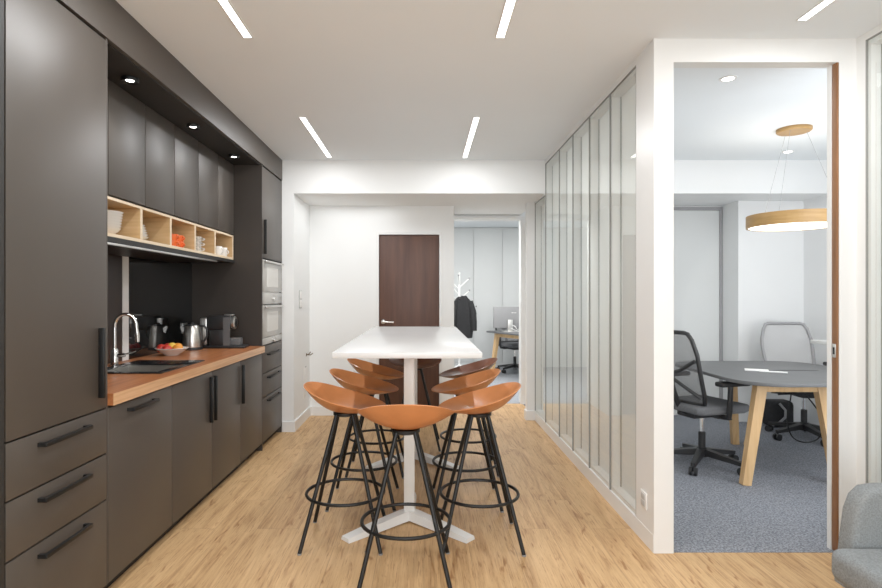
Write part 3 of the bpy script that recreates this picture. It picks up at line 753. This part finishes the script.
# ================================================================== SMALL WALL ITEMS
t = thing('light_switch', 'pale grey switch plate on the white alcove wall left of the door', 'light switch', (-1.256, 5.77, 1.19))
part('plate', B().box(-1.256, -1.248, 5.72, 5.83, 1.185, 1.37, .002), M['gplate'], t)
part('rocker', B().box(-1.248, -1.244, 5.735, 5.815, 1.285, 1.355, .001), M['plate'], t)
part('rocker', B().box(-1.248, -1.244, 5.735, 5.815, 1.200, 1.270, .001), M['plate'], t)
t = thing('wall_hook', 'small dark bronze hook on the white alcove wall', 'hook', (-1.256, 6.08, .68))
part('plate', B().box(-1.256, -1.250, 6.065, 6.095, .668, .70, .002), M['amber'], t)
part('arm', B().tube([(-1.25, 6.08, .685), (-1.21, 6.08, .682), (-1.185, 6.08, .70)], .006).tube([(-1.235, 6.08, .685), (-1.205, 6.06, .715)], .005), M['amber'], t)
t = thing('access_panel', 'flush white access panel low on the alcove wall with a small slot', 'panel', (-1.256, 6.02, .25))
part('panel', B().box(-1.256, -1.2535, 5.93, 6.13, .24, .56, .001), M['plate'], t)
part('slot', B().box(-1.2536, -1.252, 6.01, 6.07, .555, .565), M['line'], t)
t = thing('wall_socket', 'white double socket on the blank end panel of the glass partition', 'socket', (XP, 3.02, .19))
part('plate', B().box(XP-.008, XP, 2.985, 3.065, .185, .275, .003), M['plate'], t)
part('insert', B().box(XP-.010, XP-.008, 3.0, 3.05, .233, .262, .001), M['gplate'], t)
part('insert', B().box(XP-.010, XP-.008, 3.0, 3.05, .198, .227, .001), M['gplate'], t)

# ================================================================== FAR OFFICE
t = thing('wardrobe', 'pale grey built-in wardrobe across the back of the far office', 'wardrobe', (.9, 10.8, 0))
part('carcass', B().box(-1.6, 3.25, 10.52, 11.08, 0, 2.57), M['closet'], t)
wx = [-1.6, -.68, -.15, .382, .914, 1.446, 1.98, 2.51, 3.25]
for a, b_ in zip(wx, wx[1:]):
    dd = part('door', B().box(a+.004, b_-.004, 10.5, 10.52, .09, 2.545, .002), M['closet'], t)
    if abs(a-.914) < .01:
        part('knob', B().lathe([(0, -.02), (.012, -.02), (.008, 0)], (a+.045, 10.5, 1.12), 14, 'y'), M['black'], dd)
        part('knob', B().lathe([(0, -.02), (.012, -.02), (.008, 0)], (a+.045, 10.5, .99), 14, 'y'), M['black'], dd)
part('plinth', B().box(-1.6, 3.25, 10.505, 10.52, 0, .085), M['closet'], t)
# coat stand and coat
sx, sy = .590, 9.55
t = thing('coat_stand', 'slim white coat stand with branching hooks in the far office', 'coat stand', (sx, sy, 0))
part('pole', B().tube([(sx, sy, .02), (sx, sy, 1.70)], .019, 12), M['white'], t)
for k in range(4):
    a = k*PI/2+.6
    part('leg', B().tube([(sx, sy, .16), (sx+.12*math.cos(a), sy+.12*math.sin(a), .10), (sx+.24*math.cos(a), sy+.24*math.sin(a), .012)], .012), M['white'], t)
for k, (z, a) in enumerate(((1.55, .2), (1.42, 2.3), (1.52, 3.4), (1.35, -.1), (1.60, 4.6), (1.30, 3.6))):
    h = part('hook', B().tube([(sx, sy, z-.10), (sx+.17*math.cos(a), sy+.17*math.sin(a), z+.05)], .009), M['white'], t)
    part('tip', B().ball((sx+.172*math.cos(a), sy+.172*math.sin(a), z+.055), .016, u=10, v=8), M['gframe'], h)
jx, jy = .66, 9.50
t = thing('jacket', 'black coat hanging from the white coat stand', 'coat', (jx, jy-.12, .62))
rings = []
for z, hw, hd, ox in ((.62, .155, .07, 0), (.75, .165, .075, .005), (.95, .16, .08, 0), (1.10, .155, .08, 0), (1.20, .15, .075, 0), (1.26, .115, .06, -.01), (1.30, .06, .045, -.02)):
    rings.append([(jx-.02+ox+hw*math.cos(2*PI*k/20), jy-.13+hd*math.sin(2*PI*k/20)*(1+.2*math.sin(5*2*PI*k/20)), z) for k in range(20)])
part('body', B().loft(rings), M['wool'], t)
part('sleeve', B().tube([(jx+.09, jy-.14, 1.22), (jx+.14, jy-.16, 1.05), (jx+.155, jy-.17, .88), (jx+.16, jy-.175, .74)], [.055, .058, .052, .045], 12), M['wool'], t)
part('sleeve', B().tube([(jx-.13, jy-.14, 1.22), (jx-.18, jy-.16, 1.05), (jx-.195, jy-.17, .88), (jx-.19, jy-.175, .72)], [.055, .058, .052, .045], 12), M['wool'], t)
part('collar', B().tube([(jx-.08, jy-.19, 1.25), (jx-.04, jy-.13, 1.30), (jx+.03, jy-.13, 1.30), (jx+.06, jy-.19, 1.25)], .016), M['wool'], t)
# desk, built around the origin then turned
def make_desk():
    t = thing('office_desk', 'dark-topped desk with pale wooden legs in the far office', 'desk')
    part('desktop', B().box(-.70, .70, -.50, .50, .712, .74, .004), M['dgrey'], t)
    for s in (-1, 1):
        l0 = part('leg', B().hull_bar((s*.62, -.46, 0), (s*.58, -.36, .712), .05, .05, .06, .07, (1, 0, 0)), M['oak'], t)
        l1 = part('leg', B().hull_bar((s*.62, .46, 0), (s*.58, .36, .712), .05, .05, .06, .07, (1, 0, 0)), M['oak'], t)
        part('rail', B().box(s*.58-.022, s*.58+.022, -.36, .36, .65, .71), M['oak'], t)
    return t
dk = make_desk(); dk.location = (1.87, 9.19, .002); dk.rotation_euler = (0, 0, R(27.5))
t = thing('monitor', 'grey computer monitor seen from behind on the far desk', 'monitor')
part('housing', B().prism([(-.27, .80), (.27, .80), (.27, 1.135), (-.27, 1.135)], -.02, .015, 'xz', .006), M['mon'], t)
part('screen', B().box(-.255, .255, .015, .017, .815, 1.12), M['screen'], t)
part('stand', B().box(-.045, .035, -.055, -.02, .745, .93, .006), M['alu'], t)
part('stand_base', B().box(-.12, .12, -.12, .09, .741, .750, .003), M['alu'], t)
part('maker_mark', B().box(.02, .05, -.0215, -.020, 1.035, 1.047).box(.056, .066, -.0215, -.020, 1.035, 1.047).box(.071, .095, -.0215, -.020, 1.035, 1.047), M['alu'], t, 'small pale mark on the back')
part('cable', B().tube([(.02, -.03, .85), (.06, -.07, .83), (.10, -.08, .78), (.16, -.06, .752), (.22, -.03, .748)], .005).tube([(.0, -.058, .80), (.05, -.09, .77), (.12, -.10, .75), (.2, -.09, .748)], .005), M['white'], t)
t.location = (1.37, 9.08, .003); t.rotation_euler = (0, 0, R(4))

# ================================================================== OFFICE CHAIRS
def make_chair(label, frame, mesh, seat, cush, armpads=True, group=None):
    t = thing('office_chair', label, 'chair', (0, 0, 0), group)
    bs = part('star_base', B().lathe([(0, .075), (.045, .075), (.040, .135), (.028, .145), (0, .145)], (0, 0, 0), 20), M['blackp'], t)
    for k in range(5):
        a = 2*PI*k/5+.3; u = Vector((math.cos(a), math.sin(a), 0))
        ar = part('base_arm', B().hull_bar(u*.03+Vector((0, 0, .112)), u*.31+Vector((0, 0, .078)), .055, .05, .032, .026, (-u.y, u.x, 0)), M['blackp'], bs)
        w = u*.305; s = Vector((-u.y, u.x, 0))
        cb = B()
        for sd in (-1, 1):
            cb.tube([w+s*sd*.008+Vector((0, 0, .030)), w+s*sd*.026+Vector((0, 0, .030))], .030, 18)
        cb.tube([w+Vector((0, 0, .03)), w+Vector((0, 0, .075))], .009, 8)
        part('caster', cb, M['blackp'], bs)
    part('gas_lift', B().lathe([(0, .14), (.026, .14), (.026, .26), (.016, .265), (.016, .41), (0, .41)], (0, 0, 0), 18), M['blackp'], t)
    part('lift_piston', B().lathe([(0, .266), (.0175, .266), (.0175, .39), (0, .39)], (0, 0, 0), 18), M['chrome'], t)
    part('mechanism', B().box(-.09, .09, -.16, .12, .385, .435, .012).box(-.20, .20, -.04, .02, .40, .43, .006).tube([(.10, .02, .41), (.25, .03, .405)], .007), M['blackp'], t)
    part('seat', B().prism([(-.235, -.20), (-.20, -.235), (.20, -.235), (.235, -.20), (.245, .17), (.215, .24), (-.215, .24), (-.245, .17)], .435, .500, 'xy', .024), M[cush], t)
    # back: a curved upright frame, leaning back
    def bp(u, v, off=0):
        # u in -1..1 across, v 0..1 up
        w = .205+.03*math.sin(v*PI*.75) - .035*max(0, v-.7)/.3
        y = -.235 - .10*v - .05*math.sin(v*PI) *0 + .035*(abs(u)**2) + .05*(1-v)**3 + off
        return Vector((u*w, y, .505+.535*v))
    loop = [bp(-1, v/10) for v in range(1, 10)] + [bp(-.93, .985)] + [bp(-.8+.2*k, 1) for k in range(9)] + [bp(.93, .985)] + [bp(1, v/10) for v in range(9, 0, -1)] + [bp(.93, .015)] + [bp(.8-.2*k, 0) for k in range(9)] + [bp(-.93, .015)]
    bk = part('backrest_frame', B().tube(loop, .0155, 10, True), M[frame], t)
    mb = B(); bm = mb.bm; gv = {}
    for i in range(13):
        for j in range(13):
            gv[i, j] = bm.verts.new(bp(-1+i/6, j/12))
    for i in range(12):
        for j in range(12): bm.faces.new((gv[i, j], gv[i+1, j], gv[i+1, j+1], gv[i, j+1]))
    part('backrest_mesh', mb, M[mesh], t)
    part('lumbar_brace', B().tube([bp(-.95, .62, -.02), bp(-.5, .48, -.045), bp(0, .40, -.05), bp(.5, .48, -.045), bp(.95, .62, -.02)], .014, 8)
         .tube([bp(-.95, .10, -.02), bp(-.4, .28, -.045), bp(0, .38, -.05), bp(.4, .28, -.045), bp(.95, .10, -.02)], .014, 8)
         .tube([bp(0, .42, -.05), bp(0, .12, -.05), (0, -.20, .44), (0, -.12, .41)], .022, 8), M[seat], t)
    if armpads:
        for s in (-1, 1):
            ar = part('armrest', B().tube([(s*.20, -.01, .415), (s*.275, -.02, .425), (s*.290, -.03, .47), (s*.290, -.02, .655)], [.018, .020, .020, .018], 10), M['blackp'], t)
            part('arm_pad', B().box(s*.290-.042, s*.290+.042, -.13, .13, .655, .690, .013, 3), M['blackp'], ar)
    return t
c1 = make_chair('black office chair with a dark mesh back, at the left end of the meeting table', 'blackp', 'dmesh', 'blackp', 'gfab')
c1.location = (2.145, 4.40, .002); c1.rotation_euler = (0, 0, R(-72))
c2 = make_chair('office chair with a pale grey mesh back, behind the meeting table', 'gframe', 'gmesh', 'gframe', 'bag', True)
c2.location = (3.50, 5.25, .002); c2.rotation_euler = (0, 0, R(178))
c4 = dup(c1); c4['label'] = 'black office chair half hidden behind the far office desk'; c4.location = (1.57, 9.86, .002); c4.rotation_euler = (0, 0, R(207))

# ================================================================== MEETING TABLE
def rrect(x0, x1, y0, y1, r, n=8):
    out = []
    for cx_, cy_, a0 in ((x1-r, y1-r, 0), (x0+r, y1-r, 90), (x0+r, y0+r, 180), (x1-r, y0+r, 270)):
        for k in range(n+1):
            a = R(a0+90*k/n); out.append((cx_+r*math.cos(a), cy_+r*math.sin(a)))
    return out
t = thing('meeting_table', 'slate grey meeting table with rounded corners on splayed oak legs', 'table', (2.8, 4.4, .002))
part('tabletop', B().prism(rrect(2.12, 3.30, 3.72, 5.03, .27), .713, .738, 'xy', .004), M['dgrey'], t)
part('power_flap', B().box(2.56, 3.02, 4.36, 4.40, .7375, .7395), M['blackp'], t)
def aframe(y, xl, xr, tl, tr, lab=None):
    part('leg', B().hull_bar((xl, y, .002), (tl, y+.02, .712), .060, .05, .072, .06, (1, 0, 0)), M['oak'], t)
    part('leg', B().hull_bar((xr, y, .002), (tr, y+.02, .712), .060, .05, .072, .06, (1, 0, 0)), M['oak'], t)
    part('rail', B().box(tl+.03, tr-.03, y-.005, y+.045, .645, .712, .002), M['oak'], t)
aframe(3.95, 2.225, 2.865, 2.345, 2.755)
part('leg', B().hull_bar((2.75, 5.04, .002), (2.66, 4.93, .712), .055, .045, .065, .055, (1, 0, 0)), M['oak'], t)
part('leg', B().hull_bar((2.83, 4.98, .002), (2.93, 4.86, .712), .055, .045, .065, .055, (1, 0, 0)), M['oak'], t)
part('rail', B().box(2.95, 3.2, 4.84, 4.89, .645, .712, .002), M['oak'], t)
# papers, cable, bag
t = thing('notepad', 'white notepad with a pen lying on the meeting table', 'notepad', (2.45, 4.30, .738))
o = part('pages', B().box(2.47, 2.63, 4.32, 4.43, .7385, .745, .001, rot=Matrix.Rotation(R(-28), 4, 'Z'), piv=(2.55, 4.37, .74)), M['paper'], t)
part('pen', B().tube([(2.52, 4.28, .745), (2.68, 4.20, .745)], .006, 8), M['white'], t)
t = thing('backpack', 'black bag standing on the carpet behind the meeting table legs', 'bag', (3.02, 5.25, .002))
part('body', B().box(2.90, 3.16, 5.16, 5.34, .20, .46, .05, 4), M['bag'], t)
part('strap', B().tube([(2.99, 5.15, .44), (3.03, 5.12, .38), (3.03, 5.12, .31), (2.98, 5.14, .25), (2.92, 5.16, .22)], .012, 8), M['gframe'], t)
t.location = (3.56, 5.76, -.196)
def smooth(pts, n=8):
    P = [Vector(p) for p in pts]; P = [P[0]]+P+[P[-1]]; out = []
    for i in range(1, len(P)-2):
        for k in range(n):
            u = k/n; a, b, c, d = P[i-1], P[i], P[i+1], P[i+2]
            out.append(.5*((2*b)+(c-a)*u+(2*a-5*b+4*c-d)*u*u+(3*b-a-3*c+d)*u**3))
    return out+[P[-1]]
single('cable', B().tube(smooth([(3.02, 4.70, .711), (3.04, 4.72, .50), (3.02, 4.74, .28), (3.08, 4.76, .13), (3.20, 4.77, .085), (3.30, 4.76, .13), (3.32, 4.74, .28), (3.22, 4.72, .42), (3.12, 4.71, .55), (3.12, 4.70, .711)]), .0055, 8), M['black'], 'black cable looping below the meeting tabletop', 'cable')
single('wall_shelf', B().box(3.40, XR, 3.9, 5.02, .895, .925, .003), M['white'], 'white ledge on the right wall behind the meeting table', 'shelf')
# pendant
px, py, pz = 2.895, 4.46, CH
t = thing('pendant_lamp', 'round gold wooden ring pendant over the meeting table', 'lamp', (px, py, 1.85))
part('ceiling_rose', B().lathe([(0, -.03), (.112, -.03), (.122, -.022), (.122, -.001), (0, -.001)], (px, py, pz), 32), M['brass'], t)
sh = part('shade', B().lathe([(.33, 1.85), (.33, 1.945), (.312, 1.945), (.312, 1.85), (.33, 1.85)], (px, py, 0), 64), M['brass'], t)
part('diffuser', B().lathe([(0, 1.853), (.311, 1.853), (.311, 1.885), (0, 1.885)], (px, py, 0), 64), M['ring'], sh, 'glowing white diffuser')
for k in range(3):
    a = R(100+120*k)
    part('cord', B().tube([(px+.085*math.cos(a), py+.085*math.sin(a), pz-.03), (px+.318*math.cos(a), py+.318*math.sin(a), 1.944)], .0013, 6), M['gframe'], t)

# ================================================================== ARMCHAIR
t = thing('armchair', 'low grey upholstered lounge chair in the right foreground', 'armchair', (1.81, 1.8, 0))
prof = [(1.572, .22), (1.592, .40), (1.606, .50), (1.626, .555), (1.660, .588), (1.715, .596), (2.16, .596), (2.175, .58), (2.175, .22)]
part('backrest', B().prism(prof, 2.112, 2.200, 'xz', .022, 4), M['sofa'], t)
part('seat_cushion', B().box(1.495, 2.175, 1.40, 2.115, .265, .385, .035, 4), M['sofa'], t)
part('seat_base', B().box(1.55, 2.165, 1.42, 2.105, .13, .264, .02, 3), M['sofa'], t)
for x in (1.58, 2.11):
    for y in (1.48, 2.06):
        part('leg', B().lathe([(0, 0), (.014, 0), (.022, .13), (0, .13)], (x, y, 0), 14), M['black'], t)

# ================================================================== LIGHT
w = bpy.data.worlds.new('sky'); scn.world = w; w.use_nodes = True
bg = w.node_tree.nodes['Background']; bg.inputs[0].default_value = (.90, .95, 1, 1); bg.inputs[1].default_value = 1.2
def area(name, loc, rot, sx, sy, power, col=(1, 1, 1)):
    l = bpy.data.lights.new(name, 'AREA'); l.shape = 'RECTANGLE'; l.size = sx; l.size_y = sy; l.energy = power; l.color = col
    o = bpy.data.objects.new(name, l); COL.objects.link(o); o.location = loc; o.rotation_euler = rot
    return o
warm = (.985, .99, 1)
for x, y in ((-.89, 2.28), (-.89, 4.66), (.385, 2.28), (.385, 4.66), (1.79, 2.1)):
    area('strip_lamp', (x, y, CH-.012), (0, 0, 0), .045, .9, 15, warm)
area('window_lamp', (.25, -2.35, 1.5), (R(90), 0, 0), 3.4, 1.9, 112, (.95, .98, 1))  # added fill light behind the camera, at the unseen rear opening
area('ceiling_bounce_lamp', (0, .2, CH-.02), (0, 0, 0), 2.6, 1.6, 24, (.96, .985, 1))
area('alcove_fill_lamp', (-.72, 5.88, 2.285), (0, 0, 0), .8, .5, 3.8, (.97, .985, 1))  # added fill to brighten the alcove, no fitting there
area('meeting_side_fill_lamp', (3.08, 2.93, 1.5), (R(90), 0, 0), 1.4, 1.8, 32, (.95, .975, 1))  # added fill light in the unseen near opening of the meeting room
area('meeting_top_fill_lamp', (2.5, 4.2, CH-.02), (0, 0, 0), 1.8, 1.8, 11, (.97, .985, 1))  # added fill under the meeting room ceiling, apart from its fittings
area('office_fill_lamp', (.8, 7.85, 2.56), (0, 0, 0), 2.4, 1.3, 120, (1, .99, .97))  # added fill for the office, kept out of view behind the doorway header
l = bpy.data.lights.new('sun_patch_lamp', 'SPOT'); l.energy = 34; l.spot_size = R(43); l.spot_blend = .02; l.color = (1, .97, .92); l.shadow_soft_size = .012  # added spot standing in for sunlight on the meeting room wall
o = bpy.data.objects.new('sun_patch_lamp', l); COL.objects.link(o); o.location = (2.50, 2.96, 1.05)
o.rotation_euler = (Vector((4.0, 5.92, 1.0))-o.location).to_track_quat('-Z', 'Y').to_euler()
for y in (2.896, 3.69, 4.48):
    l = bpy.data.lights.new('downlight_lamp', 'SPOT'); l.energy = 9; l.spot_size = R(80); l.spot_blend = .8; l.color = warm; l.shadow_soft_size = .03
    o = bpy.data.objects.new('downlight_lamp', l); COL.objects.link(o); o.location = (-1.494, y, TOPZ-.03)

# ================================================================== CAMERA
cam = bpy.data.cameras.new('camera'); co = bpy.data.objects.new('camera', cam); COL.objects.link(co)
co.location = (0, 0, 1.31); co.rotation_euler = (R(90), 0, 0)
cam.sensor_width = 36; cam.lens = 570/882*36; cam.shift_x = 17/882; cam.shift_y = 2/882; cam.clip_start = .02
scn.camera = co
scn.view_settings.view_transform = 'Standard'
scn.view_settings.look = 'None'
scn.view_settings.exposure = -.22
scn.view_settings.gamma = 1.10
scn.cycles.use_denoising = True
try: scn.cycles.denoiser = 'OPENIMAGEDENOISE'
except Exception: pass
scn.cycles.max_bounces = 10; scn.cycles.diffuse_bounces = 5; scn.cycles.glossy_bounces = 5; scn.cycles.transparent_max_bounces = 16
scn.cycles.sample_clamp_indirect = 6
scn.cycles.caustics_reflective = False; scn.cycles.caustics_refractive = False
